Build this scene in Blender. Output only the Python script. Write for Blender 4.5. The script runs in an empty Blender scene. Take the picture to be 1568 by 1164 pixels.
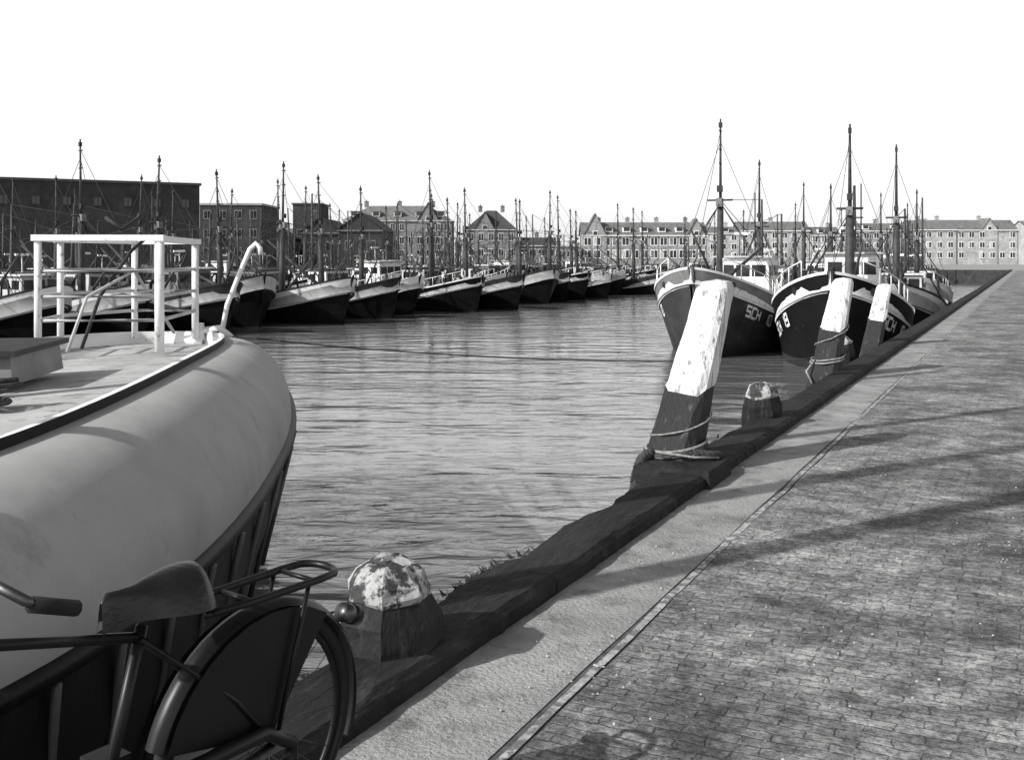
import bpy, math, random
from mathutils import Vector, Matrix, noise
random.seed(7)
R=math.radians
WZ=-2.0   # water level, quay top = 0
# ------------------------------------------------------------------ materials
def gmat(name,v,rough=0.7,var=0.25,scale=3.0,bump=0.0,bscale=None,metal=0.0,spec=0.3,v2=None,thr=0.5,stretch=(1,1,1),soft=0.08):
    m=bpy.data.materials.new(name); m.use_nodes=True
    nt=m.node_tree; N=nt.nodes; L=nt.links
    b=N['Principled BSDF']; b.inputs['Roughness'].default_value=rough
    b.inputs['Metallic'].default_value=metal
    b.inputs['Specular IOR Level'].default_value=spec
    tc=N.new('ShaderNodeTexCoord'); mp=N.new('ShaderNodeMapping')
    mp.inputs['Scale'].default_value=stretch
    L.new(tc.outputs['Object'],mp.inputs['Vector'])
    n=N.new('ShaderNodeTexNoise'); n.inputs['Scale'].default_value=scale; n.inputs['Detail'].default_value=8
    n.inputs['Roughness'].default_value=0.65
    L.new(mp.outputs['Vector'],n.inputs['Vector'])
    cr=N.new('ShaderNodeValToRGB')
    lo=max(0,v*(1-var)); hi=v*(1+var)
    cr.color_ramp.elements[0].position=0.3; cr.color_ramp.elements[0].color=(lo,lo,lo,1)
    cr.color_ramp.elements[1].position=0.7; cr.color_ramp.elements[1].color=(hi,hi,hi,1)
    L.new(n.outputs['Fac'],cr.inputs['Fac'])
    out=cr.outputs['Color']
    if v2 is not None:
        n2=N.new('ShaderNodeTexNoise'); n2.inputs['Scale'].default_value=scale*2.3; n2.inputs['Detail'].default_value=10
        n2.inputs['Roughness'].default_value=0.7
        L.new(mp.outputs['Vector'],n2.inputs['Vector'])
        c2=N.new('ShaderNodeValToRGB'); c2.color_ramp.elements[0].position=thr; c2.color_ramp.elements[1].position=thr+soft
        L.new(n2.outputs['Fac'],c2.inputs['Fac'])
        mx=N.new('ShaderNodeMix'); mx.data_type='RGBA'
        L.new(c2.outputs['Color'],mx.inputs['Factor']); L.new(out,mx.inputs['A']); mx.inputs['B'].default_value=(v2,v2,v2,1)
        out=mx.outputs['Result']
    L.new(out,b.inputs['Base Color'])
    if bump>0:
        nb=N.new('ShaderNodeTexNoise'); nb.inputs['Scale'].default_value=bscale or scale*6; nb.inputs['Detail'].default_value=6
        L.new(mp.outputs['Vector'],nb.inputs['Vector'])
        bp=N.new('ShaderNodeBump'); bp.inputs['Strength'].default_value=bump; bp.inputs['Distance'].default_value=0.02
        L.new(nb.outputs['Fac'],bp.inputs['Height']); L.new(bp.outputs['Normal'],b.inputs['Normal'])
    return m
M={}
M['white']=gmat('white_paint',0.72,0.5,0.12,2.0,v2=0.28,thr=0.57)
M['whiteclean']=gmat('white_enamel',0.8,0.4,0.08,2.0,v2=.5,thr=.59)
M['black']=gmat('black_hull_paint',0.007,0.5,0.4,1.5,spec=0.15,v2=.025,thr=.6)
M['dark']=gmat('dark_wood',0.028,0.7,0.5,4.0,bump=0.3)
M['mid']=gmat('grey_paint',0.16,0.6,0.3,2.0)
M['light']=gmat('light_grey_paint',0.45,0.55,0.25,2.0)
M['glass']=gmat('dark_glass',0.02,0.1,0.2,1.0,spec=0.6)
M['mast']=gmat('mast_wood',0.045,0.6,0.5,3.0)
M['net']=gmat('net_heap',0.05,0.95,0.8,8.0,bump=0.8)
M['rust']=gmat('weathered_hull',0.035,0.65,0.5,1.5,v2=0.12,thr=0.6)
M['deckp']=gmat('deck_planks',0.13,0.8,0.4,2.0)
# ------------------------------------------------------------------ mesh builder
class MB:
    def __init__(s): s.v=[];s.f=[];s.m=[];s.ms=[];s.sm=[]
    def mi(s,k):
        if k not in s.ms: s.ms.append(k)
        return s.ms.index(k)
    def add(s,vs,fs,k,smooth=False):
        o=len(s.v); s.v+= [tuple(p) for p in vs]; i=s.mi(k)
        for f in fs: s.f.append([a+o for a in f]); s.m.append(i); s.sm.append(smooth)
    def box(s,c,d,k,rz=0.0,top=1.0):
        vs=[]
        for z in(-.5,.5):
            t=top if z>0 else 1
            for x,y in((-.5,-.5),(.5,-.5),(.5,.5),(-.5,.5)):
                X=x*d[0]*t;Y=y*d[1]*t
                vs.append((c[0]+X*math.cos(rz)-Y*math.sin(rz),c[1]+X*math.sin(rz)+Y*math.cos(rz),c[2]+z*d[2]))
        s.add(vs,[(3,2,1,0),(4,5,6,7),(0,1,5,4),(1,2,6,5),(2,3,7,6),(3,0,4,7)],k)
    def ptube(s,pts,r,k,n=6,closed=False,smooth=True,r1=None):
        P=[Vector(p) for p in pts]; m=len(P)
        if m<2: return
        T=[]
        for i in range(m):
            if closed: t=P[(i+1)%m]-P[i-1]
            else: t=P[min(i+1,m-1)]-P[max(i-1,0)]
            T.append(t.normalized())
        up=Vector((0,0,1)) if abs(T[0].z)<.9 else Vector((1,0,0))
        a=T[0].cross(up).normalized()
        vs=[];fs=[]
        for i in range(m):
            a=(a-T[i]*a.dot(T[i])).normalized(); b=T[i].cross(a)
            rr=r if r1 is None else r+(r1-r)*i/(m-1)
            for j in range(n):
                an=2*math.pi*j/n
                vs.append(P[i]+(a*math.cos(an)+b*math.sin(an))*rr)
        lim=m if closed else m-1
        for i in range(lim):
            i2=(i+1)%m
            for j in range(n):
                fs.append((i*n+j,i*n+(j+1)%n,i2*n+(j+1)%n,i2*n+j))
        if not closed:
            fs.append(tuple(range(n))[::-1]); fs.append(tuple((m-1)*n+j for j in range(n)))
        s.add(vs,fs,k,smooth)
    def tube(s,a,b,r,k,n=6,r1=None): s.ptube([a,b],r,k,n,r1=r1)
    def build(s,name,parent=None,mat=None):
        me=bpy.data.meshes.new(name); me.from_pydata(s.v,[],s.f)
        for k in s.ms: me.materials.append(M[k])
        for p,i,q in zip(me.polygons,s.m,s.sm): p.material_index=i; p.use_smooth=q
        me.update()
        o=bpy.data.objects.new(name,me); bpy.context.collection.objects.link(o)
        if parent: o.parent=parent
        if mat is not None: o.matrix_world=mat
        return o
def empty(name,loc=(0,0,0),rz=0):
    e=bpy.data.objects.new(name,None); bpy.context.collection.objects.link(e)
    e.location=loc; e.rotation_euler=(0,0,rz); e.empty_display_size=.3
    return e
def link(name,me,parent):
    o=bpy.data.objects.new(name,me); bpy.context.collection.objects.link(o); o.parent=parent; return o
# ------------------------------------------------------------------ quay frame of reference
KD=Vector((0.436,0.900,0)).normalized(); KN=Vector((KD.y,-KD.x,0))
K0=Vector((-2.316,0,0))     # kerb inner line passes here at Y=0
KANG=math.atan2(KD.y,KD.x)-math.pi/2
def Q(s,t,z=0): 
    p=K0+KN*s+KD*t; return Vector((p.x,p.y,z))
KW=0.35
# ------------------------------------------------------------------ ground
def ground():
    a=Q(-KW+0.02,-40); b=Q(-KW+0.02,170)
    pts=[a,b,Vector((20,168,0)),Vector((0,150,0)),Vector((-80,85,0)),Vector((-300,70,0)),Vector((-4000,70,0)),Vector((-4000,5000,0)),Vector((5000,5000,0)),Vector((5000,-40,0))]
    g=MB()
    from mathutils.geometry import tessellate_polygon
    tris=tessellate_polygon([pts])
    g.add(pts,[tuple(t) for t in tris],'ground')
    for i in range(6):
        p,q=pts[i],pts[i+1]
        g.add([p,q,(q.x,q.y,-4),(p.x,p.y,-4)],[(0,1,2,3)],'quaywall')
    o=g.build('ground')
    me=o.data
    for p in me.polygons:
        if p.material_index==0 and p.normal.z<0: p.flip()
    me.update()
M['ground']=gmat('ground_concrete',0.28,0.9,0.25,0.6,bump=0.2)
M['quaywall']=gmat('quay_wall_brick',0.05,0.9,0.5,2.0,bump=0.5)
ground()
M['concrete']=gmat('quay_concrete',0.28,0.85,0.38,1.6,bump=0.7,bscale=55,v2=0.12,thr=0.51,soft=0.18)
def pavers():
    m=bpy.data.materials.new('brick_pavers'); m.use_nodes=True
    nt=m.node_tree;N=nt.nodes;L=nt.links;b=N['Principled BSDF']
    b.inputs['Roughness'].default_value=0.8; b.inputs['Specular IOR Level'].default_value=0.25
    tc=N.new('ShaderNodeTexCoord')
    dn=N.new('ShaderNodeTexNoise'); dn.inputs['Scale'].default_value=6; dn.inputs['Detail'].default_value=5; dn.inputs['Roughness'].default_value=.7
    L.new(tc.outputs['Object'],dn.inputs['Vector'])
    vm=N.new('ShaderNodeVectorMath'); vm.operation='MULTIPLY_ADD'; vm.inputs[1].default_value=(.08,.06,0)
    L.new(dn.outputs['Color'],vm.inputs[0]); L.new(tc.outputs['Object'],vm.inputs[2])
    br=N.new('ShaderNodeTexBrick'); br.inputs['Scale'].default_value=1
    br.inputs['Brick Width'].default_value=0.19; br.inputs['Row Height'].default_value=0.066
    br.inputs['Mortar Size'].default_value=0.007; br.inputs['Mortar Smooth'].default_value=1.0
    br.inputs['Color1'].default_value=(.40,.40,.40,1); br.inputs['Color2'].default_value=(.28,.28,.28,1); br.inputs['Mortar'].default_value=(.2,.2,.2,1)
    L.new(vm.outputs[0],br.inputs['Vector'])
    def ramp(sc,p0,p1,c0,c1,rough=.7,det=9):
        n=N.new('ShaderNodeTexNoise'); n.inputs['Scale'].default_value=sc; n.inputs['Detail'].default_value=det; n.inputs['Roughness'].default_value=rough
        L.new(tc.outputs['Object'],n.inputs['Vector'])
        cr=N.new('ShaderNodeValToRGB'); cr.color_ramp.elements[0].position=p0; cr.color_ramp.elements[0].color=(c0,c0,c0,1)
        cr.color_ramp.elements[1].position=p1; cr.color_ramp.elements[1].color=(c1,c1,c1,1)
        L.new(n.outputs['Fac'],cr.inputs['Fac']); return n,cr
    n1,r1=ramp(.8,.38,.6,.36,1.15)
    n2,r2=ramp(5,.37,.63,.5,1.25)
    n3,r3=ramp(42,.38,.62,.35,1.45,.8,5)
    cur=br.outputs['Color']
    for r in(r1,r2,r3):
        mx=N.new('ShaderNodeMix'); mx.data_type='RGBA'; mx.blend_type='MULTIPLY'; mx.inputs['Factor'].default_value=1
        L.new(cur,mx.inputs['A']); L.new(r.outputs['Color'],mx.inputs['B']); cur=mx.outputs['Result']
    L.new(cur,b.inputs['Base Color'])
    ad=N.new('ShaderNodeMath'); ad.operation='MULTIPLY_ADD'; ad.inputs[1].default_value=-.6
    L.new(br.outputs['Fac'],ad.inputs[0]); L.new(n3.outputs['Fac'],ad.inputs[2])
    bp=N.new('ShaderNodeBump'); bp.inputs['Strength'].default_value=.85; bp.inputs['Distance'].default_value=.014
    L.new(ad.outputs[0],bp.inputs['Height']); L.new(bp.outputs['Normal'],b.inputs['Normal'])
    return m
M['pavers']=pavers()
QM=Matrix.Translation(K0)@Matrix.Rotation(KANG,4,'Z')
def sheet(name,s0,s1,t0,t1,z,k,wob=0):
    g=MB(); n=int((t1-t0)/0.2) if wob else 1
    vs=[];fs=[]
    for i in range(n+1):
        t=t0+(t1-t0)*i/n
        w=wob*(noise.noise(Vector((t*1.3,s0,0)))+.5*noise.noise(Vector((t*5,s0,3)))) if wob else 0
        vs+=[(s0+w,t,z),(s1+w*.6,t,z)]
    for i in range(n): fs.append((2*i,2*i+1,2*i+3,2*i+2))
    g.add(vs,fs,k); return g.build(name,mat=QM)
M['joint']=gmat('joint_dirt',0.09,0.95,0.6,12.0)
M['edge']=gmat('pale_edging',0.38,0.9,0.35,6.0,bump=.4,v2=.15,thr=.46)
sheet('pavement_joint',-0.02,1.2,-20,60,0.004,'joint')
sheet('quay_concrete_strip',0.0,0.482,-20,160,0.008,'concrete',.02)
sheet('pavement_edging',0.497,0.535,-20,60,0.010,'edge',0.02)
sheet('brick_pavement',0.545,16,-20,160,0.013,'pavers',0.025)
# kerb
M['kerb']=gmat('dark_kerb_timber',0.022,0.85,0.5,3.0,bump=0.9,bscale=25,v2=0.055,thr=.58,stretch=(1,.35,1),soft=.15,spec=.15)
def kerb():
    g=MB(); t=-15.0
    prof=[(-KW,-0.5),(-KW,0.07),(-KW+.035,0.10),(-.035,0.10),(0,0.07),(0,-0.1)]
    while t<160:
        Ls=3.4+random.random()*2.2
        n=max(2,int(Ls/0.1)) if t<25 else 3
        vs=[];fs=[]
        for i in range(n+1):
            tt=t+ (Ls-0.012)*i/n
            for j,(s,z) in enumerate(prof):
                a=0.016 if t<25 else 0
                e=5.5*a if j<3 else a*.8
                vs.append((s+e*noise.noise(Vector((tt*1.7,1 if j<3 else 9,1)))+a*1.3*noise.noise(Vector((tt*9,j*3,1))),tt,z+a*noise.noise(Vector((tt*4,j*5,7)))))
        m=len(prof)
        for i in range(n):
            for j in range(m-1): fs.append((i*m+j,(i+1)*m+j,(i+1)*m+j+1,i*m+j+1))
        fs.append(tuple(range(m))); fs.append(tuple(n*m+j for j in range(m))[::-1])
        g.add(vs,fs,'kerb'); t+=Ls
    g.build('quay_kerb',mat=QM)
kerb()
M['grit']=gmat('pale_grit',.36,.9,.6,20)
g=MB()
rg=random.Random(4)
for k in range(420):
    cl=rg.choice([(0.3,6.6),(1.4,5.6),(1.0,9.5),(.5,5.0),(1.9,7.5)]); sp=.22 if rg.random()<.4 else 1.8
    s=cl[0]+rg.gauss(0,sp*.5); tt=cl[1]+rg.gauss(0,sp)
    if s<.02: continue
    p=Q(s,tt,.014); r=rg.uniform(.002,.008)
    vs=[p+Vector((math.cos(a)*r*rg.uniform(.7,1.3),math.sin(a)*r*rg.uniform(.7,1.3),0)) for a in (0,1.25,2.5,3.8,5)]+[p+Vector((0,0,r*.9))]
    g.add(vs,[(i,(i+1)%5,5) for i in range(5)],'grit')
g.build('gravel_debris')
# ------------------------------------------------------------------ water
def water():
    m=bpy.data.materials.new('harbour_water'); m.use_nodes=True
    nt=m.node_tree;N=nt.nodes;L=nt.links;b=N['Principled BSDF']
    b.inputs['Base Color'].default_value=(.15,.15,.15,1)
    b.inputs['Roughness'].default_value=.07; b.inputs['IOR'].default_value=1.6
    tc=N.new('ShaderNodeTexCoord')
    def nz(sc,st,det=3,rot=0):
        mp=N.new('ShaderNodeMapping'); mp.inputs['Scale'].default_value=st; mp.inputs['Rotation'].default_value=(0,0,rot)
        L.new(tc.outputs['Object'],mp.inputs['Vector'])
        n=N.new('ShaderNodeTexNoise'); n.inputs['Scale'].default_value=sc; n.inputs['Detail'].default_value=det; n.inputs['Distortion'].default_value=.4
        L.new(mp.outputs['Vector'],n.inputs['Vector']); return n
    a=nz(.7,(.45,1,1),2,.15); c=nz(2.8,(.42,1,1),5,-.1); d=nz(.08,(1,1.6,1),2)
    cr=N.new('ShaderNodeValToRGB'); cr.color_ramp.elements[0].position=.35; cr.color_ramp.elements[1].position=.65
    cr.color_ramp.elements[0].color=(.3,.3,.3,1)
    L.new(d.outputs['Fac'],cr.inputs['Fac'])
    mu=N.new('ShaderNodeMath'); mu.operation='MULTIPLY'; L.new(c.outputs['Fac'],mu.inputs[0]); L.new(cr.outputs['Color'],mu.inputs[1])
    s=N.new('ShaderNodeMath'); s.operation='MULTIPLY_ADD'; s.inputs[1].default_value=.42
    L.new(mu.outputs[0],s.inputs[0]); L.new(a.outputs['Fac'],s.inputs[2])
    bp=N.new('ShaderNodeBump'); bp.inputs['Strength'].default_value=1; bp.inputs['Distance'].default_value=.14
    L.new(s.outputs[0],bp.inputs['Height']); L.new(bp.outputs['Normal'],b.inputs['Normal'])
    M['water']=m
    g=MB(); g.add([(-4000,-600,WZ),(900,-600,WZ),(900,900,WZ),(-4000,900,WZ)],[(0,1,2,3)],'water'); g.build('water')
water()
# ------------------------------------------------------------------ fishing boats
SEG={'S':'afgcd','C':'afed','H':'bcefg','1':'bc','0':'abcdef','9':'abcdfg','7':'abc','4':'bcfg','2':'abged','6':'afgedc'}
SP={'a':((0,1),(1,1)),'b':((1,1),(1,.5)),'c':((1,.5),(1,0)),'d':((0,0),(1,0)),'e':((0,.5),(0,0)),'f':((0,1),(0,.5)),'g':((0,.5),(1,.5))}
def boat_meshes(L,B,bow,opt):
    def hb(u):
        s=1.0
        if u<.28: s=.5+.5*math.sqrt(max(0,1-((.28-u)/.28)**2))
        if u<.02: s=.5
        if u>.58:
            w=(u-.58)/.42; s=max(0.004,(1-w**2.4))**.62
        return B/2*s
    def hw(u):
        s=.93
        if u<.35: s=.93*(.25+.75*math.sqrt(max(0,1-((.35-u)/.35)**2)))
        if u>.5:
            w=(u-.5)/.5; s=.93*max(0.004,(1-w**1.7))**.95
        return B/2*s
    def sh(u):
        return bow*.5+(bow*.5*((u-.35)/.65)**2 if u>.35 else bow*.14*((.35-u)/.35)**2)
    rake=bow*.3
    bul=opt.get('bul',.5)
    def pt(u,z,side,off=0):
        zr=sh(u); k=min(1,max(0,(zr-z)/zr)); kk=k**1.25
        y=hb(u)*(1-kk)+hw(u)*kk
        if z<0: y*=1+z*.25
        x=u*L-rake*max(0,(u-.5)*2)**2*k+ (.25*k if u<.1 else 0)
        return Vector((x,side*(y+off),z))
    NU=34
    us=[(i/NU) for i in range(NU+1)]
    us=[u if u<.8 else .8+.2*(1-(1-(u-.8)/.2)**1.6) for u in us]
    h=MB()
    rows=[(0,None),(.09,'cap'),(bul,'band'),(bul+.09,'stripe'),(None,'hull'),(None,'boot'),(None,'hull')]
    def zrow(j,u):
        z=sh(u)
        if j<4: return z-rows[j][0]
        if j==4: return .28
        if j==5: return .02
        return -.6
    for side in(1,-1):
        for j in range(1,7):
            n=3 if j==4 else 1
            for q in range(n):
                vs=[];fs=[]
                for u in us:
                    za=zrow(j-1,u);zb=zrow(j,u)
                    vs+=[pt(u,za+(zb-za)*q/n,side,.03 if j in(1,3) else 0),pt(u,za+(zb-za)*(q+1)/n,side,.03 if j in(1,3) else 0)]
                for i in range(NU):
                    f=(2*i,2*i+1,2*i+3,2*i+2)
                    fs.append(f if side<0 else f[::-1])
                h.add(vs,fs,opt.get(rows[j][1],'black'),True)
        vs=[];fs=[]
        for u in us:
            o=pt(u,sh(u),side,.03); yi=max(0,hb(u)-.1)
            vs+=[o,(o.x-(.1 if u>.95 else 0),side*yi,sh(u)),(o.x-(.1 if u>.95 else 0),side*max(0,yi-.02),sh(u)-bul+.0)]
        for i in range(NU):
            for q in(0,1):
                f=(3*i+q,3*i+q+1,3*i+q+4,3*i+q+3); fs.append(f if side<0 else f[::-1])
        h.add(vs,fs,opt.get('inner','light'),True)
    vs=[];fs=[]
    for u in us: vs+=[(u*L,-max(0,hb(u)-.11),sh(u)-bul+.02),(u*L,max(0,hb(u)-.11),sh(u)-bul+.02)]
    for i in range(NU): fs.append((2*i,2*i+2,2*i+3,2*i+1))
    h.add(vs,fs,'deckp')
    vs=[];zs=[zrow(j,0) for j in range(7)]
    for z in zs: vs+=[pt(0,z,-1),pt(0,z,1)]
    h.add(vs,[(2*i,2*i+1,2*i+3,2*i+2) for i in range(6)],opt.get('hull','black'))
    h.ptube([pt(1,sh(1)+.08,1,0)*1,pt(1,sh(1)*.5,1,0),pt(1,-.3,1,0)],.06,opt.get('hull','black'))
    for side in(1,-1):
        if opt.get('port'):
            u=.93; c=pt(u,sh(u)-.32,side,.0)
            d=(pt(u+.02,sh(u)-.32,side)-pt(u-.02,sh(u)-.32,side)).normalized(); nrm=Vector((0,0,1)).cross(d)*(-side*1)
            ring=[c+nrm*.04*side*side+ (d*math.cos(a)+Vector((0,0,1))*math.sin(a))*.14 for a in [2*math.pi*k/12 for k in range(12)]]
            h.ptube(ring,.03,'black',5,closed=True)
            h.add([c+(d*math.cos(a)+Vector((0,0,1))*math.sin(a))*.12+Vector((0,side*.03,0)) for a in [2*math.pi*k/12 for k in range(12)]],[tuple(range(12))],'glass')
        txt=opt.get('text')
        if txt:
            cw=.24;ch=.36;u0=.87
            n=len(txt)
            for ci,chh in enumerate(txt):
                if chh==' ':continue
                for sname in SEG[chh]:
                    (x0,y0),(x1,y1)=SP[sname]
                    def mp(x,y):
                        al=(ci*1.45+x)*cw
                        u=(u0-al/L) if side>0 else (u0-(n*1.45*cw)/L+al/L)
                        z=sh(u)-bul-.22-ch+y*ch
                        return pt(u,z,side,.025)
                    t=.13
                    if y0==y1:
                        q=[mp(x0-t,y0-t),mp(x1+t,y0-t),mp(x1+t,y0+t),mp(x0-t,y0+t)]
                    else:
                        q=[mp(x0-t*1.2,y0),mp(x0+t*1.2,y0),mp(x0+t*1.2,y1),mp(x0-t*1.2,y1)]
                    h.add(q,[(0,1,2,3)],'whiteclean')
    # ---- superstructure
    w=MB(); ux=opt.get('wh',.2); wx=ux*L; dz=sh(ux)-bul
    ww=B*.46; wl=L*.17; whh=opt.get('whh',2.1)
    hc=opt.get('house','white')
    w.box((wx-wl*.55,0,dz+.5),(wl*1.5,B*.58,1.0),hc)
    w.box((wx,0,dz+1.0+whh*.5-.25),(wl,ww,whh-.5),hc,top=.95)
    w.box((wx,0,dz+.8+whh-.24),(wl*1.12,ww*1.12,.07),opt.get('roof','light'))
    zc=dz+1.0+(whh-.5)*.66
    for k in range(3):
        y=(k-1)*ww*.3
        w.box((wx+wl*.487,y,zc),(.05,ww*.25,.5),'glass')
    for sd in(1,-1):
        for k in range(2):
            w.box((wx+(k-.5)*wl*.45,sd*ww*.487,zc),(wl*.3,.05,.45),'glass')
        for k in range(3):
            w.box((wx-wl*.9+k*wl*.35,sd*B*.291,dz+.6),(.25,.03,.25),'glass')
    w.tube((wx-wl*.9,0,dz+.9),(wx-wl*1.0,0,dz+2.0),.17,'black',10)
    w.ptube([(wx-wl*.3,B*.2,dz+1),(wx-wl*.3-.3,B*.25,dz+1.8)],.05,'light')
    w.ptube([(wx-wl*.55+.0,B*.2+.3*math.cos(a),dz+1.4+.3*math.sin(a)) for a in [k*math.pi/5 for k in range(10)]],.06,'whiteclean',5,closed=True)
    w.box((L*.45,0,sh(.45)-bul+.2),(L*.12,B*.36,.45),'mid')
    w.box((L*.36,0,sh(.36)-bul+.3),(.5,B*.34,.5),'dark')
    w.tube((L*.36,-B*.25,sh(.36)-bul+.5),(L*.36,B*.25,sh(.36)-bul+.5),.2,'rust',8)
    rnd=random.Random(opt.get('seed',1))
    for k in range(12):
        x=L*(.28+rnd.random()*.55); y=(rnd.random()-.5)*B*.55; s=.3+rnd.random()*.5
        w.box((x,y,sh(x/L)-bul+s*.45),(s*1.3,s,s*1.1),rnd.choice(['net','mid','light','dark','white']),rnd.random(),top=.75)
    for k in range(6):
        x=L*(.28+.065*k)
        w.ptube([(x,-.3,sh(x/L)-bul+.5),(x+.3,0,sh(x/L)-bul+.8+.4*rnd.random()),(x+.6,.3,sh(x/L)-bul+.5)],.16,rnd.choice(['net','mid','dark']),6)
    w.box((L*.86,0,sh(.86)-bul+.3),(.7,.5,.4),'mid',top=.7)
    w.tube((L*.93,0,sh(.93)-bul),(L*.93,0,sh(.93)+.45),.09,'dark',8)
    if opt.get('rail',True):
        for side in(1,-1):
            pr=[]
            for k in range(6):
                u=.70+k*.05; p=pt(u,sh(u),side,-.08); pr.append(p+Vector((0,0,.55)))
                w.tube(p,p+Vector((0,0,.55)),.02,'white',5)
            w.ptube(pr,.022,'white',5)
    # ---- rig
    r=MB(); um=opt.get('um',.6); mx=um*L; mz=sh(um)-bul; mh=opt.get('mh',9.0); mt=opt.get('mt',1)
    lo=mz+(mh-mz)*.58
    r.tube((mx,0,mz),(mx-.05,0,lo),.15*mt,'mast',8,r1=.11*mt)
    r.tube((mx-.05,0,lo-.3),(mx-.08,0,mh),.06*mt,'mast',6,r1=.03*mt)
    r.tube((mx,-.5,lo),(mx,.5,lo),.035*mt,'mast',5)
    r.box((mx+.12,0,lo-.1),(.24,.24,.34),'mid')
    r.box((mx+.05,0,lo+.45),(.2,.2,.25),'dark')
    r.box((mx-.08,0,mh-.25),(.13,.13,.2),'dark')
    for k in(.45,.62,.85): r.tube((mx-.2,0,lo+(mh-lo)*k),(mx+.12,0,lo+(mh-lo)*k),.035,'dark',5)
    r.tube((mx-.15,0,mz+1.2),(mx-L*.3,opt.get('by',0),mz+opt.get('bz',2.6)),.09*mt,'mast',6,r1=.05)
    r.tube((mx+.2,0,mz+.9),(mx+.5+L*.1,opt.get('by',0)*-.8,mz+3.2),.06*mt,'mast',6,r1=.04)
    W=.012*opt.get('wire',1)
    r.tube((mx-.05,0,lo),(L*.985,0,sh(.98)),W,'dark',3)
    r.tube((mx-.07,0,mh-.5),(L*.97,0,sh(.97)),W*.8,'dark',3)
    r.tube((mx-.05,0,lo),(mx-L*.3,opt.get('by',0),mz+opt.get('bz',2.6)),W,'dark',3)
    for side in(1,-1):
        for dx in(-.9,-.2,.5):
            r.tube((mx-.05,0,lo-.1),(mx+dx,side*hb(um)*.97,sh(um)),W,'dark',3)
        r.tube((mx-.07,0,mh-.9),(mx-1.2,side*hb(um)*.97,sh(um)),W*.8,'dark',3)
    z2=dz+.6; m2=mh*opt.get('miz',.72); x2=L*.08
    r.tube((x2,0,z2),(x2,0,m2),.09*mt,'mast',7,r1=.04*mt)
    r.tube((x2,0,m2*.55),(x2-L*.05,0,m2*.5),.05,'mast',5)
    r.tube((x2,-.35,m2*.8),(x2,.35,m2*.8),.03,'mast',5)
    r.tube((x2,0,m2),(mx-.05,0,lo),W,'dark',3)
    r.tube((wx,.3,dz+.8+whh),(wx,.3,dz+whh+3.4),.03,'dark',5)
    r.tube((wx-.25,-.3,dz+whh+.7),(wx-.25,-.3,dz+whh+1.6),.04,'light',5)
    r.box((wx-.25,-.3,dz+whh+1.6),(.1,.7,.12),'white')
    gx=L*.3
    for side in(1,-1):
        yy=side*B*.4
        r.ptube([(gx-.5,yy,dz+.2),(gx-.35,yy,dz+1.9),(gx,yy,dz+2.2),(gx+.35,yy,dz+1.9),(gx+.5,yy,dz+.2)],.06,'dark',6)
    return dict(hull=h,deckhouse=w,rigging=r)
def place_boat(parts,loc,bowdir,name='fishing_boat',roll=0):
    a=math.atan2(bowdir[1],bowdir[0]); e=empty(name,(loc[0],loc[1],WZ),a)
    e.rotation_euler=(roll,0,a)
    for k,v in list(parts.items()):
        if isinstance(v,MB): parts[k]=v.build(k,e).data
        else: link(k,v,e)
    return e
def stern(stem,bowdir,L):
    d=Vector((bowdir[0],bowdir[1])).normalized(); return (stem[0]-d.x*L,stem[1]-d.y*L)
bd=(-.4,-.92)
b1=boat_meshes(15,5.0,3.35,dict(hull='rust',band='mid',stripe='whiteclean',cap='whiteclean',boot='dark',inner='white',port=True,text='SCH 10',um=.68,mh=9.2,mt=1.1,by=.8,miz=.7,wh=.3,bul=.62,seed=3,wire=1.3))
place_boat(b1,stern((6.35,38),bd,15),bd)
bd2=(-.36,-.93)
b2=boat_meshes(13,4.7,3.25,dict(hull='black',band='black',stripe='whiteclean',cap='whiteclean',boot='dark',inner='white',port=True,text='SCH 19',um=.30,mh=8.9,mt=1.4,by=-.7,miz=.75,wh=.13,bul=.6,seed=5,wire=1.3))
place_boat(b2,stern((9.9,33.2),bd2,13),bd2)
V=[]
random.seed(21)
for i,(hull,band,house,roof) in enumerate([('black','whiteclean','white','mid'),('black','whiteclean','light','white'),('black','whiteclean','white','dark'),('black','light','mid','white'),('black','black','white','light'),('black','dark','light','dark'),('black','white','mid','dark')]):
    o=dict(hull=hull,band=band,stripe='whiteclean' if i in(1,4,5) else 'black',cap='dark' if i%2 else 'whiteclean',boot='black',inner='light',house=house,roof=roof,
      um=random.uniform(.52,.68),mh=random.uniform(7.6,10.6),by=random.uniform(-1,1),bz=random.uniform(1.6,4.2),miz=random.uniform(.6,.98),wh=random.uniform(.2,.28),whh=random.uniform(1.7,2.3),seed=i+10,rail=i%2==0,wire=1.6,mt=1.4,bul=random.uniform(.55,.85))
    V.append((boat_meshes(random.uniform(11.5,15),random.uniform(3.7,4.7),random.uniform(2.2,2.9),o),band))
base=Vector((-24,36)); rd=Vector((.47,.883))
def far(t,back,idx,jit=0.2):
    bdir=Vector((.75+random.uniform(-jit,jit),-.66+random.uniform(-jit,jit))).normalized()
    p=base+rd*t+Vector((-.75,.66))*back
    place_boat(V[idx][0],(p.x-bdir.x*13,p.y-bdir.y*13),bdir,roll=random.uniform(-.05,.05))
t=0
while t<87:
    far(t,random.uniform(-2.2,1.8),random.randrange(7)); t+=random.uniform(3.9,5.4)
t=2
while t<90:
    far(t,14+random.uniform(-1,2),random.randrange(7)); t+=random.uniform(4.5,6)
t=6
while t<92:
    far(t,28+random.uniform(-1,3),random.randrange(7)); t+=random.uniform(5,8)
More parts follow.
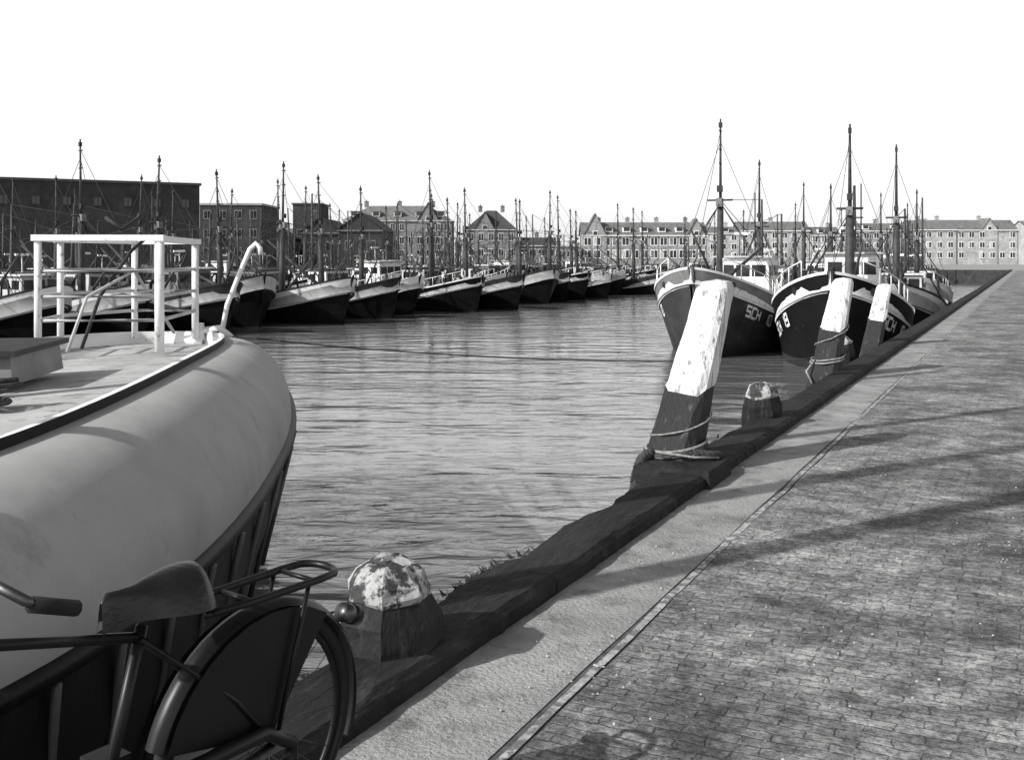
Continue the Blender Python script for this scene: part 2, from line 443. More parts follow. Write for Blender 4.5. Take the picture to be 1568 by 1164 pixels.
for (x,y,d,i) in [(17.3,49,(-.4,-.92),1),(12.5,60,(-.45,-.9),0),(19,66,(-.4,-.92),3),(26,70,(-.42,-.9),2),(22,84,(-.5,-.87),4),(30,88,(-.4,-.92),1),(36,98,(-.4,-.9),5),(18,104,(-.8,-.6),2),(26,112,(-.8,-.6),0),(34,118,(-.7,-.7),1),(40,112,(-.4,-.9),6),(14.5,118,(.7,-.7),4),(19,124,(.7,-.7),1),(24,130,(.5,-.8),5),(29,135,(.4,-.9),0),(48,130,(-.4,-.9),2),(55,146,(-.4,-.9),1)]:
    s=stern((x,y),d,13); place_boat(V[i][0],s,d)
# ------------------------------------------------------------------ near boat (rounded turtle-deck) on the left
M['turtle']=gmat('grey_turtledeck_paint',0.40,0.7,0.14,1.2,bump=.2,bscale=6,v2=.31,thr=.56,soft=.14,spec=.15)
M['nearhull']=gmat('near_hull_black',0.012,.6,.5,2,v2=.05,thr=.62,stretch=(6,6,.6))
M['neardeck']=gmat('near_deck_paint',.42,.7,.25,1.5,v2=.22,thr=.54,bump=.2)
def near_boat():
    c=Vector((-4.3,9.9,0)); ax=Vector((-.12,1,0)).normalized(); sx=Vector((ax.y,-ax.x,0))
    e=empty('moored_boat')
    N=96
    def loop(hb,hl,zf,ex=2.5):
        out=[]
        for i in range(N):
            a=2*math.pi*i/N; ca,sa=math.cos(a),math.sin(a)
            u=math.copysign(abs(sa)**(2/ex),sa); v=math.copysign(abs(ca)**(2/ex),ca)
            p=c+ax*(u*hl)+sx*(v*hb); out.append(Vector((p.x,p.y,zf(u))))
        return out
    zs=lambda u:-.27+(.5*u**3 if u>0 else .12*u*u)
    zr=lambda u:.65-(.12*u*u)
    def skin(g,loops,k,smooth=True):
        vs=[p for l in loops for p in l]; fs=[]
        for r in range(len(loops)-1):
            for i in range(N): fs.append((r*N+i,r*N+(i+1)%N,(r+1)*N+(i+1)%N,(r+1)*N+i))
        g.add(vs,fs,k,smooth)
    HB=2.07
    g=MB()
    skin(g,[loop(1.4,5.4,lambda u:-2.6),loop(1.75,6.1,lambda u:-1.6),loop(HB-.07,6.7,lambda u:zs(u)-.6),loop(HB,6.88,lambda u:zs(u)-.1)],'nearhull')
    top=loop(HB+.05,6.92,lambda u:zs(u)-.1); bot=loop(1.82,6.25,lambda u:-1.6)
    for i in list(range(0,N,2)):
        g.ptube([top[i],top[i].lerp(bot[i],.5),bot[i]],.026,'mid',5)  # grey ribs standing in for light reflections streaking the dark hull
    g.build('hull',e)
    g=MB()
    skin(g,[loop(HB,6.88,lambda u:zs(u)-.1),loop(HB+.06,6.95,lambda u:zs(u)-.08),loop(HB+.06,6.95,lambda u:zs(u)-.015),loop(HB,6.88,lambda u:zs(u))],'black')
    g.build('rubbing_strake',e)
    g=MB(); ls=[]
    for q in range(13):
        th=q/12*math.pi/2; hz=(1-math.cos(th)); vt=math.sin(th)
        ls.append(loop(HB-(HB-1.27)*hz,6.88-1.35*hz,(lambda v:(lambda u:zs(u)*(1-v)+zr(u)*v))(vt)))
    skin(g,ls,'turtle')
    g.build('turtle_deck',e)
    g=MB()
    a=loop(1.27,5.53,lambda u:zr(u)); b=loop(1.27,5.53,lambda u:zr(u)+.07); b2=loop(1.22,5.48,lambda u:zr(u)+.07); d=loop(1.2,5.46,lambda u:zr(u)-.1)
    skin(g,[a,b],'black'); skin(g,[b,b2,d],'white'); 
    g.add(d,[tuple(range(N))],'neardeck')
    g.build('coaming',e)
    g=MB(); TZ=1.88
    A=Vector((-4.16,12.6,.55));B_=Vector((-4.42,14.9,.53));C=Vector((-5.3,15.0,.53));D=Vector((-5.75,13.6,.55));E=Vector((-5.55,12.5,.55))
    for p,r in((A,.058),(B_,.05),(C,.045),(D,.045),(E,.045)): g.ptube([p,Vector((p.x,p.y,TZ-.03))],r,'white',8)
    def at(p,z): return Vector((p.x,p.y,z))
    lp=[A,B_,C,D,E,A]
    for i in range(5):
        a0,b0=at(lp[i],TZ),at(lp[i+1],TZ); d0=b0-a0; an=math.atan2(d0.y,d0.x); m=(a0+b0)/2
        g.box((m.x,m.y,TZ+.003*i),(d0.length+.12,.13,.07),'whiteclean',an)
    for z,r in((1.5,.025),(1.2,.025),(.92,.025)):
        g.ptube([at(p,z) for p in lp[:5]],r,'light',6,closed=True)
    g.build('railing',e)
    g=MB()
    s=Vector((-4.1,15.0,.5))
    g.ptube([s,s+Vector((.1,0,.5)),s+Vector((.3,0,1.0)),s+Vector((.42,0,1.28)),s+Vector((.5,0,1.36)),s+Vector((.56,0,1.3)),s+Vector((.57,0,1.2))],.035,'whiteclean',8)
    g.ptube([s+Vector((-.25,0,0)),s+Vector((-.25,0,.14)),s+Vector((0,0,.17)),s+Vector((.15,.0,0.04))],.05,'white',8)
    g.box((s.x-.3,s.y,s.z+.1),(.12,.12,.28),'white')
    g.build('davit',e)
    g=MB()
    for (x,y,h,r) in ((-3.78,4.15,8.5,.14),(-4.25,5.6,7.6,.11),(-5.15,8.4,8.8,.12)):  # unseen masts, added to throw shadow bands across the quay
        g.tube((x,y,.45),(x,y,h),r,'mast',8,r1=r*.7)
    g.tube((-3.8,4.15,2.6),(-4.7,8.0,2.9),.06,'mast',6)
    g.build('mast',e)
    g=MB()
    g.ptube([Vector((-5.0,12.4,.6)),Vector((-4.9,12.7,1.2)),Vector((-4.7,13.2,1.75)),Vector((-4.55,13.6,2.0))],.022,'dark',6)
    g.ptube([Vector((-5.0,12,.6)),Vector((-4.9,12.3,1.2)),Vector((-4.6,13,1.5)),Vector((-4.3,13.6,.7))],.02,'light',6)
    g.ptube([Vector((-4.95,13,2.15)),Vector((-4.75,13,2.0)),Vector((-4.62,13.2,2.15)),Vector((-4.6,13.2,2.2))],.025,'dark',6)
    g.box((-4.85,9.9,.68),(.9,1.5,.26),'mid',.12,top=.94); g.box((-4.85,9.9,.83),(.98,1.6,.05),'dark',.12)
    for k in range(6):
        g.ptube([Vector((-4.0+(.22+.02*math.sin(k*2))*math.cos(a+k),8.0+.2*math.sin(a),.57+k*.03)) for a in [j*math.pi/8 for j in range(16)]],.02,'net',5,closed=True)
    g.ptube([Vector((-4.3,7.4,.58)),Vector((-4.2,8.0,.62)),Vector((-4.6,8.6,.58)),Vector((-4.4,9.2,.6))],.018,'dark',5)
    g.box((-4.9,7.6,.75),(.5,.7,.4),'dark',.3)
    g.build('deck_gear',e)
near_boat()
# ------------------------------------------------------------------ mooring piles
def wornpaint(name,v,v2,thr,sc,st=(1,1,.4)):
    return gmat(name,v,.7,.15,sc,bump=.7,bscale=sc*5,v2=v2,thr=thr,stretch=st,soft=.06)
M['pilewhite']=wornpaint('pile_white_paint',.66,.26,.53,4,(1.8,1.8,.2))
M['pileblack']=wornpaint('pile_tarred_timber',.02,.065,.58,5,(1.8,1.8,.2))
M['bollbody']=wornpaint('bollard_tarred',.009,.03,.58,6)
M['bolltop']=wornpaint('bollard_worn_white',.36,.04,.46,5,(1,1,1))
def pile(base,top,rb,rt,split,ang=0.3,name='mooring_pile'):
    base=Vector(base);top=Vector(top); d=(top-base); 
    low=base-d*((base.z+3.2)/d.z)*1.0
    e=empty(name); g=MB()
    n=8
    def ring(p,r,tw=0):
        out=[]
        for j in range(n):
            a=ang+math.pi/2*(j//2)+(math.radians(35) if j%2==0 else math.radians(55))
            q=p+Vector((math.cos(a),math.sin(a),0))*r*(1+.06*noise.noise(Vector((p.z*4,j*2,base.x)))+.02*noise.noise(Vector((p.z*17,j*2,base.x))))
            out.append(q)
        return out
    def P(z): return base+d*((z-base.z)/d.z)
    def rad(z): 
        k=(z-base.z)/d.z; return rb+(rt-rb)*max(-.3,k)
    def seg(z0,z1,k,cnt):
        vs=[]
        for i in range(cnt+1):
            z=z0+(z1-z0)*i/cnt; rr=ring(P(z),rad(z))
            if k=='pilewhite' and i==0 or (k=='pileblack' and i==cnt):
                rr=[q+Vector((0,0,.035*math.sin(j*1.7+1))) for j,q in enumerate(rr)]
            vs+=rr
        fs=[]
        for i in range(cnt):
            for j in range(n): fs.append((i*n+j,i*n+(j+1)%n,(i+1)*n+(j+1)%n,(i+1)*n+j))
        g.add(vs,fs,k)
    seg(low.z,split,'pileblack',24); seg(split,top.z-.05,'pilewhite',12)
    a=ring(P(top.z-.05),rad(top.z)); b=ring(P(top.z),rad(top.z)*.8)
    cc=P(top.z)+Vector((0,0,.02))
    g.add(a+b+[cc],[(j,(j+1)%n,n+(j+1)%n,n+j) for j in range(n)]+[(n+j,n+(j+1)%n,2*n) for j in range(n)],'pilewhite')
    g.build('timber',e); return e,P,rad
M['rope']=gmat('hemp_rope',.26,.95,.4,25,bump=.8,bscale=60)
M['tarrope']=gmat('tarred_rope',.05,.9,.5,25,bump=.8,bscale=60)
e1,P1,r1=pile((1.22,8.2,.05),(1.68,8.75,1.46),.235,.155,.62,ang=-.5)
e2,P2,r2=pile((4.33,14.8,.05),(4.72,15.2,1.36),.225,.165,.66,ang=-.45)
e3,P3,r3=pile((6.75,20,.05),(7.12,20.4,1.15),.21,.16,.5,ang=-.4)
pile((-3.9,2.65,-.1),(-3.9,2.75,6.5),.15,.11,5.2)  # tall unseen pole out of frame, added to cast a shadow band on the quay
pile((-1.9,.6,.05),(-1.6,.9,1.6),.22,.17,.7)
g=MB(); g.box((1.27,7.98,.03),(.62,.62,.20),'kerb',KANG,top=.9); g.build('fender_block',e1)
def coil(g,P,rad,z0,z1,turns,r,k,sq=1.03):
    pts=[];n=int(turns*16)
    for i in range(n+1):
        z=z0+(z1-z0)*i/n; a=2*math.pi*i/16; c=P(z); q=rad(z)*sq
        pts.append(c+Vector((math.cos(a)*q,math.sin(a)*q,.03*math.sin(a*1.0+1)+.012*random.random())))
    g.ptube(pts,r,k,6)
def twist(g,pts,r,k,tw=14):
    Ps=[Vector(p) for p in pts]; fine=[]
    for i in range(len(Ps)-1):
        for q in range(8): fine.append(Ps[i].lerp(Ps[i+1],q/8))
    fine.append(Ps[-1])
    for s in range(3):
        out=[]
        for i,p in enumerate(fine):
            t=(fine[min(i+1,len(fine)-1)]-fine[max(0,i-1)]).normalized()
            a=t.cross(Vector((0,1,.1))).normalized(); b=t.cross(a)
            an=i*.9+s*2.094
            out.append(p+(a*math.cos(an)+b*math.sin(an))*r*.55)
        g.ptube(out,r*.62,k,5)
g=MB(); coil(g,P1,r1,.15,.22,2.0,.012,'rope'); coil(g,P1,r1,.17,.42,1.0,.007,'rope'); coil(g,P1,r1,.16,.19,1.0,.02,'tarrope')
b=P1(.17)
twist(g,[b+Vector((-.2,-.12,.0)),b+Vector((-.28,-.2,-.03)),b+Vector((-.33,-.3,-.12)),b+Vector((-.36,-.45,-.22)),b+Vector((-.42,-.6,-.25)),b+Vector((-.5,-.75,-.29))],.04,'tarrope')
twist(g,[b+Vector((.1,-.22,.02)),b+Vector((.25,-.2,.0)),b+Vector((.34,-.05,-.03)),b+Vector((.3,.15,-.04))],.03,'tarrope')
g.ptube([b+Vector((-.15,-.2,.02)),b+Vector((.1,-.3,.0)),b+Vector((.3,-.2,-.02))],.01,'rope',6)
g.build('rope_lashing',e1)
g=MB(); coil(g,P2,r2,.2,.28,2,.014,'rope'); coil(g,P2,r2,.25,.7,1.0,.008,'rope')
c=P2(.25); g.ptube([c+Vector((-.2,-.1,0)),c+Vector((-.35,-.2,-.15)),c+Vector((-.3,-.3,-.3))],.015,'rope')
g.build('rope_lashing',e2)
g=MB(); A=Vector((-4.15,15.7,.52)); Bp=Vector((4.13,14.75,.26)); pts=[]
for i in range(41):
    k=i/40; p=A.lerp(Bp,k); p.z-=.62*k*(1-k); pts.append(p)
g.ptube(pts,.013,'tarrope',6)
g.build('mooring_line')
# ------------------------------------------------------------------ bollards
def bollard(x,y,s=1.0,rot=0.2,h=.35):
    e=empty('mooring_bollard',(x,y,0),rot); g=MB(); n=7
    prof=[(-1.6,.2,'bollbody'),(-.1,.215,'bollbody'),(.06,.215,'bollbody'),(.13,.208,'bollbody'),(.2,.2,'bollbody'),(h-.135,.168,'bollbody'),(h-.12,.174,'bolltop'),(h-.075,.166,'bolltop'),(h-.035,.13,'bolltop'),(h-.012,.09,'bolltop'),(h,.03,'bolltop')]
    rings=[]
    for i,(z,r,k) in enumerate(prof):
        rings.append([Vector((math.cos(2*math.pi*j/n)*r*s*(1+.12*noise.noise(Vector((j*3,i*2,x)))),math.sin(2*math.pi*j/n)*r*s*(1+.1*noise.noise(Vector((j*5,i*3,y)))),z+.035*noise.noise(Vector((j*2,i*.6,y))))) for j in range(n)])
    for i in range(len(prof)-1):
        g.add(rings[i]+rings[i+1],[(j,(j+1)%n,n+(j+1)%n,n+j) for j in range(n)],prof[i+1][2])
    g.add(rings[-1],[tuple(range(n))],'bolltop')
    g.build('post',e)
bollard(-.50,4.32,1.05,.2,.43)
bollard(2.47,10.55,.95,.5,.42)
bollard(5.35,17.3,.95,.5,.4)
M['weed']=gmat('weeds',.04,.9,.5,10)
g=MB()
for k in range(200):
    s=-KW+random.uniform(-.05,.03); tt=random.choice([random.gauss(5.55,.12),random.gauss(5.9,.2),random.gauss(9.6,.3)]); p=Q(s,tt,.07); d=Vector((random.uniform(-1,1),random.uniform(-1,1),random.uniform(.1,.8)))*.05
    w=d.cross(Vector((0,0,1)))*.3
    g.add([p-w,p+w,p+d],[(0,1,2)],'weed')
g.build('weeds')
# ------------------------------------------------------------------ bicycle
M['rubber']=gmat('tyre_rubber',.015,.8,.2,10)
M['enamel']=gmat('black_enamel',.008,.4,.3,5,spec=.3)
M['leather']=gmat('saddle_leather',.012,.33,.4,12,bump=.12,spec=.4)
M['chrome']=gmat('dull_chrome',.12,.45,.4,10,metal=1)
def bicycle(px,py,dirv,lean):
    e=empty('bicycle'); d=Vector(dirv).normalized(); an=math.atan2(d.y,d.x)
    MX=Matrix.Translation((px,py,.013))@Matrix.Rotation(an,4,'Z')@Matrix.Rotation(lean,4,'X')
    e.matrix_world=MX
    Rr=.345
    def circ(cx,cz,r,y=0,n=48,a0=0,a1=2*math.pi):
        return [Vector((cx+r*math.cos(a0+(a1-a0)*k/n),y,cz+r*math.sin(a0+(a1-a0)*k/n))) for k in range(n if abs(a1-a0)>6.28 else n+1)]
    def wheel(name,cx):
        g=MB(); g.ptube(circ(cx,Rr,Rr-.02),.02,'rubber',8,closed=True)
        g.ptube(circ(cx,Rr,Rr-.045),.010,'enamel',6,closed=True)
        g.tube((cx,-.05,Rr),(cx,.05,Rr),.022,'chrome',10)
        for k in range(32):
            a=2*math.pi*k/32+.05; b2=a+(.5 if k%4<2 else -.5); y=.03 if k%2 else -.03
            g.tube((cx+.02*math.cos(b2),y,Rr+.02*math.sin(b2)),(cx+(Rr-.045)*math.cos(a),0,Rr+(Rr-.045)*math.sin(a)),.0014,'chrome',4)
        g.build(name,e)
        g=MB(); r=Rr+.022
        a0,a1=R(15),R(200)
        n=30;vs=[];fs=[]
        for k in range(n+1):
            a=a0+(a1-a0)*k/n
            for y,dr in((-.032,-.014),(-.02,0),(0,.006),(.02,0),(.032,-.014)):
                vs.append((cx+(r+dr)*math.cos(a),y,Rr+(r+dr)*math.sin(a)))
        for k in range(n):
            for j in range(4): fs.append((5*k+j,5*k+j+1,5*k+j+6,5*k+j+5))
        g.add(vs,fs,'enamel',True); g.build(name.replace('wheel','mudguard'),e)
    wheel('rear_wheel',0); wheel('front_wheel',1.16)
    g=MB()
    for s in(-1,1):
        y=s*.05
        pts=[(0,y,Rr+.02)]+[((Rr+.01)*math.cos(a),y,Rr+(Rr+.01)*math.sin(a)) for a in [R(15+ k*12) for k in range(10)]]
        g.add(pts,[(0,k,k+1) for k in range(1,10)],'enamel')
    g.build('dress_guard',e)
    g=MB(); T='enamel'; SX=.37
    bb=(.50,0,.29); st=(SX+.02,0,.76); hd=(.90,0,.86); hl=(.94,0,.66)
    g.tube(bb,st,.015,T,10); g.tube((SX+.03,0,.735),hd,.013,T,10); g.tube(bb,hl,.016,T,10); g.tube(hl,(.895,0,.9),.018,T,10)
    for s in(-1,1):
        g.ptube([(.50,s*.03,.29),(.25,s*.055,.31),(0,s*.06,Rr)],.009,T); g.ptube([(SX+.03,s*.015,.735),(.13,s*.05,.5),(0,s*.06,Rr)],.007,T)
        g.ptube([(.94,s*.03,.66),(1.01,s*.055,.55),(1.16,s*.055,Rr)],.011,T)
    g.tube((SX+.02,0,.76),(SX+.01,0,.82),.012,'chrome',8)
    g.tube((.895,0,.9),(.88,0,1.0),.012,'chrome',8)
    g.ptube([(.80,.27,.98),(.86,.27,1.01),(.88,.2,1.03),(.89,0,1.0),(.88,-.2,1.03),(.86,-.27,1.01),(.80,-.27,.98)],.011,'chrome',8)
    for s in(-1,1): g.tube((.75,s*.27,.965),(.85,s*.27,1.0),.016,'rubber',8)
    g.tube((.50,-.08,.29),(.50,.08,.29),.02,'chrome')
    g.ptube([(.50,.08,.29),(.63,.1,.2)],.01,'chrome'); g.ptube([(.50,-.08,.29),(.37,-.1,.38)],.01,'chrome')
    g.box((.63,.15,.2),(.09,.08,.025),'rubber'); g.box((.37,-.15,.38),(.09,.08,.025),'rubber')
    g.ptube([(-.05,.075,Rr-.06),(.05,.075,Rr-.08),(.45,.075,.2),(.60,.075,.29),(.50,.075,.4),(.05,.075,Rr+.05),(-.05,.075,Rr-.01)],.02,'enamel',8,closed=True)
    g.build('frame',e)
    g=MB(); z=.755
    lp=[(.24,-.05,z),(.1,-.065,z),(-.14,-.07,z)]+[(-.18-.055*math.sin(a),-.07*math.cos(a),z) for a in [k*math.pi/8 for k in range(1,8)]]+[(-.14,.07,z),(.1,.065,z),(.24,.05,z)]
    g.ptube(lp,.011,'enamel',8)
    for x in(.1,-.12): g.tube((x,-.066,z),(x,.066,z),.007,'enamel')
    for s in(-1,1): g.tube((-.1,s*.068,z),(0,s*.065,Rr),.007,'enamel'); 
    g.build('luggage_carrier',e)
    g=MB()
    g.tube((-.31,0,.60),(-.37,0,.575),.028,'chrome',12); g.tube((-.345,0,.585),(-.375,0,.573),.03,'enamel',12)
    g.build('tail_lamp',e)
    g=MB(); xs=[-.145,-.14,-.125,-.10,-.065,-.03,.01,.05,.09,.12,.135]; hwid=[.05,.078,.096,.106,.102,.086,.062,.043,.033,.026,.010]
    n=14;vs=[];fs=[]
    for x,w in zip(xs,hwid):
        for j in range(n+1):
            a=-1+2*j/n
            zz=.865-.075*abs(a)**2.6+(.018 if x<-.05 else .018*max(0,(.05-x)/.1))*(1-a*a) - (.05 if x==xs[0] else .018 if x==xs[1] else 0) -(.02 if x==xs[-1] else 0)
            vs.append((SX+x,a*w,zz))
    for i in range(len(xs)-1):
        for j in range(n): fs.append((i*(n+1)+j,(i+1)*(n+1)+j,(i+1)*(n+1)+j+1,i*(n+1)+j+1))
    g.add(vs,fs,'leather',True)
    for s in(-1,1):
        g.ptube([(SX+.12,s*.012,.83),(SX,s*.03,.81),(SX-.1,s*.06,.82)],.005,'chrome')
        for k in range(4): g.ptube([(SX-.1+.018*math.cos(a),s*.06+.018*math.sin(a),.78+k*.012) for a in [q*math.pi/4 for q in range(8)]],.004,'chrome',5,closed=True)
    g.build('saddle',e)
bicycle(-.70,2.9,(-.56,-.828,0),R(-3))
# ------------------------------------------------------------------ buildings
M['brickdark']=gmat('dark_brick',.04,.9,.4,.8,v2=.07,thr=.6)
M['brickmid']=gmat('mid_brick',.18,.9,.35,.6,v2=.1,thr=.53)
M['bricklight']=gmat('light_brick',.28,.9,.3,.6,v2=.17,thr=.53)
M['roofdark']=gmat('roof_tiles',.06,.8,.3,1.0)
M['roofmid']=gmat('roof_tiles_pale',.15,.8,.35,1.0)
M['haze']=gmat('far_brick_hazed',.38,.9,.3,.5,v2=.27,thr=.53)  # distance haze painted into the colour as a paler tone
def building(name,x0,y,w,dep,eave,ridge,roof,wall,rk,rows=0,cols=0,ww=1.2,wh=1.4,rz=0,gables=(),dorm=0,chim=2,fh=None,z0=1.2,trim='light'):
    e=empty(name,(x0,y,0),rz); rr=random.Random(int(x0*7+y))
    g=MB(); g.box((w/2,dep/2,eave/2-.5),(w,dep,eave+1),wall)
    for (gc,gw,gp) in gables:
        g.add([(gc-gw/2,-.25,0),(gc+gw/2,-.25,0),(gc+gw/2,-.25,eave),(gc,-.25,gp),(gc-gw/2,-.25,eave),
               (gc-gw/2,dep*.5,0),(gc+gw/2,dep*.5,0),(gc+gw/2,dep*.5,eave),(gc,dep*.5,gp),(gc-gw/2,dep*.5,eave)],
              [(0,1,2,3,4),(0,4,9,5),(1,6,7,2),(5,9,8,7,6)],wall)
    if roof=='gable': g.add([(0,0,eave),(0,dep,eave),(0,dep/2,ridge-.05),(w,0,eave),(w,dep,eave),(w,dep/2,ridge-.05)],[(0,2,1),(3,4,5)],wall)
    if roof=='gablefront': g.add([(0,0,eave),(w,0,eave),(w/2,0,ridge-.05),(0,dep,eave),(w,dep,eave),(w/2,dep,ridge-.05)],[(0,1,2),(3,5,4)],wall)
    g.build('walls',e)
    g=MB(); o=.35
    if roof=='gable': g.add([(-o,-o,eave-.1),(w+o,-o,eave-.1),(w+o,dep/2,ridge),(-o,dep/2,ridge),(w+o,dep+o,eave-.1),(-o,dep+o,eave-.1)],[(0,1,2,3),(3,2,4,5)],rk)
    elif roof=='hip':
        h=min(dep/2,w/2*.8); g.add([(-o,-o,eave-.1),(w+o,-o,eave-.1),(w+o,dep+o,eave-.1),(-o,dep+o,eave-.1),(h,dep/2,ridge),(w-h,dep/2,ridge)],[(0,1,5,4),(1,2,5),(2,3,4,5),(3,0,4)],rk)
    elif roof=='gablefront': g.add([(-o,-o,eave-.1),(w/2,-o,ridge),(w/2,dep+o,ridge),(-o,dep+o,eave-.1),(w+o,-o,eave-.1),(w+o,dep+o,eave-.1)],[(0,1,2,3),(1,4,5,2)],rk)
    else:
        g.box((w/2,dep/2,eave+.15),(w+.4,dep+.4,.3),rk)
    for (gc,gw,gp) in gables:
        g.add([(gc-gw/2-.2,-.5,eave-.1),(gc,-.5,gp+.1),(gc,dep*.5,gp+.1),(gc-gw/2-.2,dep*.5,eave-.1),(gc+gw/2+.2,-.5,eave-.1),(gc+gw/2+.2,dep*.5,eave-.1)],[(0,1,2,3),(1,4,5,2)],rk)
    g.build('roof',e)
    g=MB()
    if rows:
        fh=fh or (eave-z0)/rows
        for r_ in range(rows):
            for c_ in range(cols):
                if rr.random()<.07: continue
                x=w*(c_+.5)/cols; z=z0+fh*(r_+.5); yy=0
                for (gc,gw,gp) in gables:
                    if abs(x-gc)<gw/2: yy=-.25
                g.box((x,yy-.03,z),(ww+.16,.08,wh+.16),trim)
                gm=['glass','glass','mid','light'][rr.randrange(4)] if trim=='whiteclean' else 'glass'
                g.box((x-ww*.26,yy-.06,z),(ww*.42,.06,wh*.9),gm); g.box((x+ww*.26,yy-.06,z),(ww*.42,.06,wh*.9),'glass')
        if roof!='flat': g.box((w/2,-.37,eave-.15),(w+.5,.1,.2),trim)
    for (gc,gw,gp) in gables:
        g.box((gc,-.29,eave+.3),(1.2,.1,1.3),trim); g.box((gc,-.33,eave+.3),(.9,.1,1.0),'glass')
    for k in range(dorm):
        x=w*(k+.5)/dorm; zz=eave+(ridge-eave)*.35; yd=dep/2*.15
        g.box((x,yd+.8,zz+.2),(1.7,1.8,1.2),trim); g.box((x,yd-.13,zz+.25),(1.3,.06,.8),'glass'); g.box((x,yd+.7,zz+.86),(2.0,2.2,.12),rk)
    if g.v: g.build('windows',e)
    g=MB()
    for k in range(chim):
        x=w*(k+.6)/(chim+.2); g.box((x,dep/2,ridge+.3),(.9,.7,1.3),wall); g.box((x,dep/2,ridge+1.0),(1.05,.85,.12),rk)
        g.tube((x,dep/2,ridge+1.0),(x,dep/2,ridge+1.4),.13,wall,6)
    if g.v: g.build('chimneys',e)
building('brick_warehouse',-58,118,23,18,10.4,11.2,'flat','brickdark','roofdark',1,7,.8,1.0,rz=R(28),chim=0,trim='brickdark',z0=6)
building('brick_warehouse',-108,112,46,18,8,10.4,'gable','brickdark','roofdark',2,12,1.1,1.5,rz=R(8),chim=1,trim='mid')
building('harbour_office',-46.8,160,9.2,12,9.6,10.3,'flat','brickdark','bricklight',3,4,1.0,1.2,chim=0,trim='mid')
building('storehouse',-39,190,5,8,11.2,12,'flat','brickdark','roofdark',3,2,.9,1.2,chim=0,trim='mid')
building('net_shed',-36.6,186,6.5,20,6.2,8.8,'gablefront','brickdark','roofdark',1,2,1.4,1.6,chim=0,trim='mid')
building('net_shed',-29.9,184,7.5,20,6.6,9.6,'gablefront','brickdark','roofdark',1,2,1.4,1.6,chim=0,trim='mid')
building('net_shed',-46,178,8,14,5.2,7.6,'gablefront','brickmid','roofdark',1,2,1.4,1.6,chim=1,trim='mid')
building('brick_apartment_block',-38,240,24.4,11,10.2,13.7,'hip','brickmid','roofmid',3,12,1.0,1.6,gables=[(19.2,4.6,14.2)],dorm=5,chim=3)
building('brick_house',-10.3,240,11.2,10,8.2,12.6,'hip','brickmid','roofdark',2,5,1.1,1.7,gables=[(4.2,4.4,12.2)],chim=2,dorm=0)
building('low_warehouse',1.6,238,8.0,10,4.6,6.4,'gable','brickmid','roofdark',1,4,1.5,1.6,chim=1)
building('low_warehouse',10.2,236,5.0,9,4.0,5.2,'flat','bricklight','roofmid',1,3,1.1,1.3,chim=0)
building('terraced_houses',15.9,240,27.8,10,6.9,9.9,'gable','bricklight','roofmid',2,13,1.5,1.8,gables=[(2.8,5,11.7),(25.5,4,10.6)],dorm=7,chim=4,trim='whiteclean')
rb_=random.Random(9); x=46
while x<330:
    w_=rb_.uniform(10,19); ev=rb_.uniform(7.6,9.6); rg_=ev+rb_.uniform(1.6,2.8); fl=3
    kind=rb_.choice(['gable','gable','flat','gable'])
    gb=[(w_*rb_.uniform(.3,.7),4.2,rg_+.3)] if rb_.random()<.3 and kind=='gable' else []
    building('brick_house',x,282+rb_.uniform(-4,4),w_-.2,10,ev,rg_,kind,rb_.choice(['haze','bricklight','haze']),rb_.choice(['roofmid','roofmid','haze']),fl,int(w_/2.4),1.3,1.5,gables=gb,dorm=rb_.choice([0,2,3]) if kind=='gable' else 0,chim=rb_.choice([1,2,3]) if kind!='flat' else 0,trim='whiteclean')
    x+=w_
building('brick_warehouse',-140,240,58,14,7.5,10.5,'gable','brickmid','roofmid',2,18,1.3,1.6,chim=3)
building('brick_warehouse',-81,236,34,14,6.0,8.5,'gable','bricklight','roofmid',2,11,1.3,1.6,chim=1)
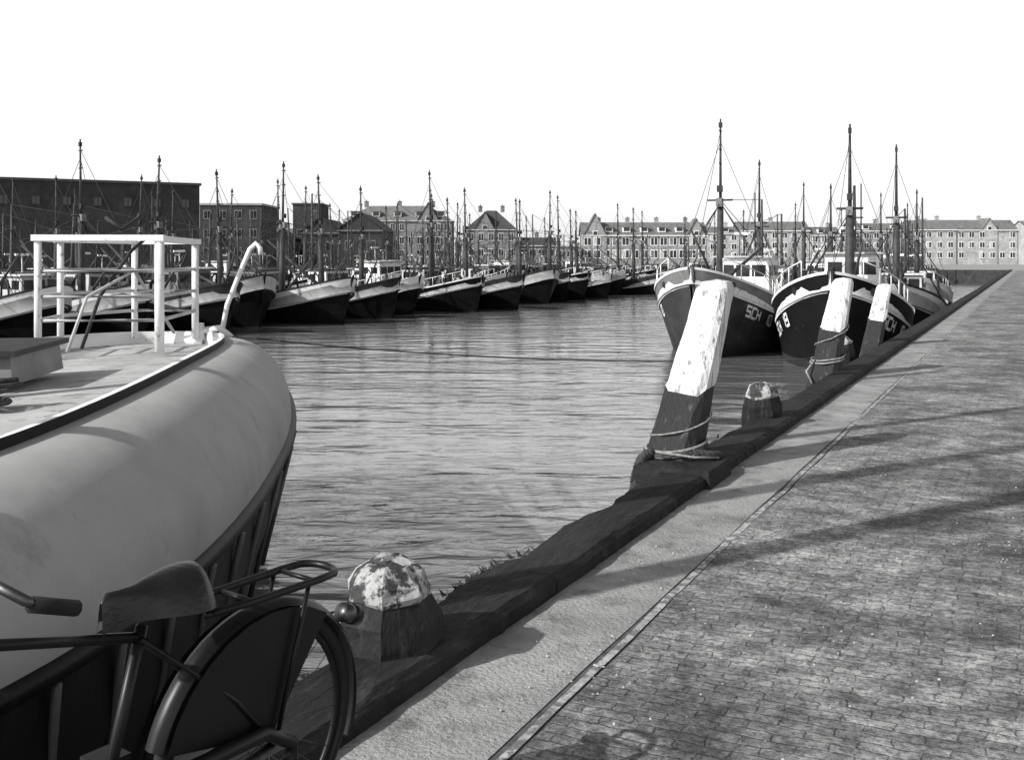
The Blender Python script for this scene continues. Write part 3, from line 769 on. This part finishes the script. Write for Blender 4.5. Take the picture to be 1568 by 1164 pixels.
# ------------------------------------------------------------------ light, sky
w=bpy.data.worlds.new('World'); bpy.context.scene.world=w; w.use_nodes=True
nt=w.node_tree; L=nt.links; bg=nt.nodes['Background']; sk=nt.nodes.new('ShaderNodeTexSky'); sk.sky_type='NISHITA'; sk.sun_disc=False
EL=33; sd=Vector((.849,.529,0))
sk.sun_elevation=R(EL); sk.sun_rotation=math.atan2(-sd.x,-sd.y)%(2*math.pi)
sk.dust_density=3.0; sk.air_density=1.2
bw=nt.nodes.new('ShaderNodeRGBToBW'); L.new(sk.outputs[0],bw.inputs[0])
tc=nt.nodes.new('ShaderNodeTexCoord'); sp=nt.nodes.new('ShaderNodeSeparateXYZ'); L.new(tc.outputs['Generated'],sp.inputs[0])
mr=nt.nodes.new('ShaderNodeMapRange'); mr.interpolation_type='SMOOTHSTEP'
mr.inputs['From Min'].default_value=.22; mr.inputs['From Max'].default_value=.52; mr.inputs['To Min'].default_value=6.8; mr.inputs['To Max'].default_value=0
L.new(sp.outputs['Z'],mr.inputs['Value'])
ad=nt.nodes.new('ShaderNodeMath'); ad.operation='ADD'; L.new(bw.outputs[0],ad.inputs[0]); L.new(mr.outputs[0],ad.inputs[1])
L.new(ad.outputs[0],bg.inputs[0]); bg.inputs[1].default_value=.11
l=bpy.data.lights.new('sun','SUN'); l.energy=4.9; l.angle=R(.5); l.color=(1,.99,.975)
lo=bpy.data.objects.new('sun',l); bpy.context.collection.objects.link(lo)
v=Vector((sd.x*math.cos(R(EL)),sd.y*math.cos(R(EL)),-math.sin(R(EL))))
lo.rotation_euler=v.to_track_quat('-Z','Y').to_euler(); lo.location=(-20,-15,20)
cam=bpy.data.cameras.new('camera'); co=bpy.data.objects.new('camera',cam); bpy.context.collection.objects.link(co)
co.location=(0,0,1.65); co.rotation_euler=(R(90),0,0)
cam.sensor_width=36; cam.lens=37.54; cam.shift_y=-186/1568; cam.clip_end=8000; cam.clip_start=.05
sc=bpy.context.scene; sc.camera=co
sc.view_settings.view_transform='Standard'; sc.view_settings.look='None'; sc.view_settings.exposure=0
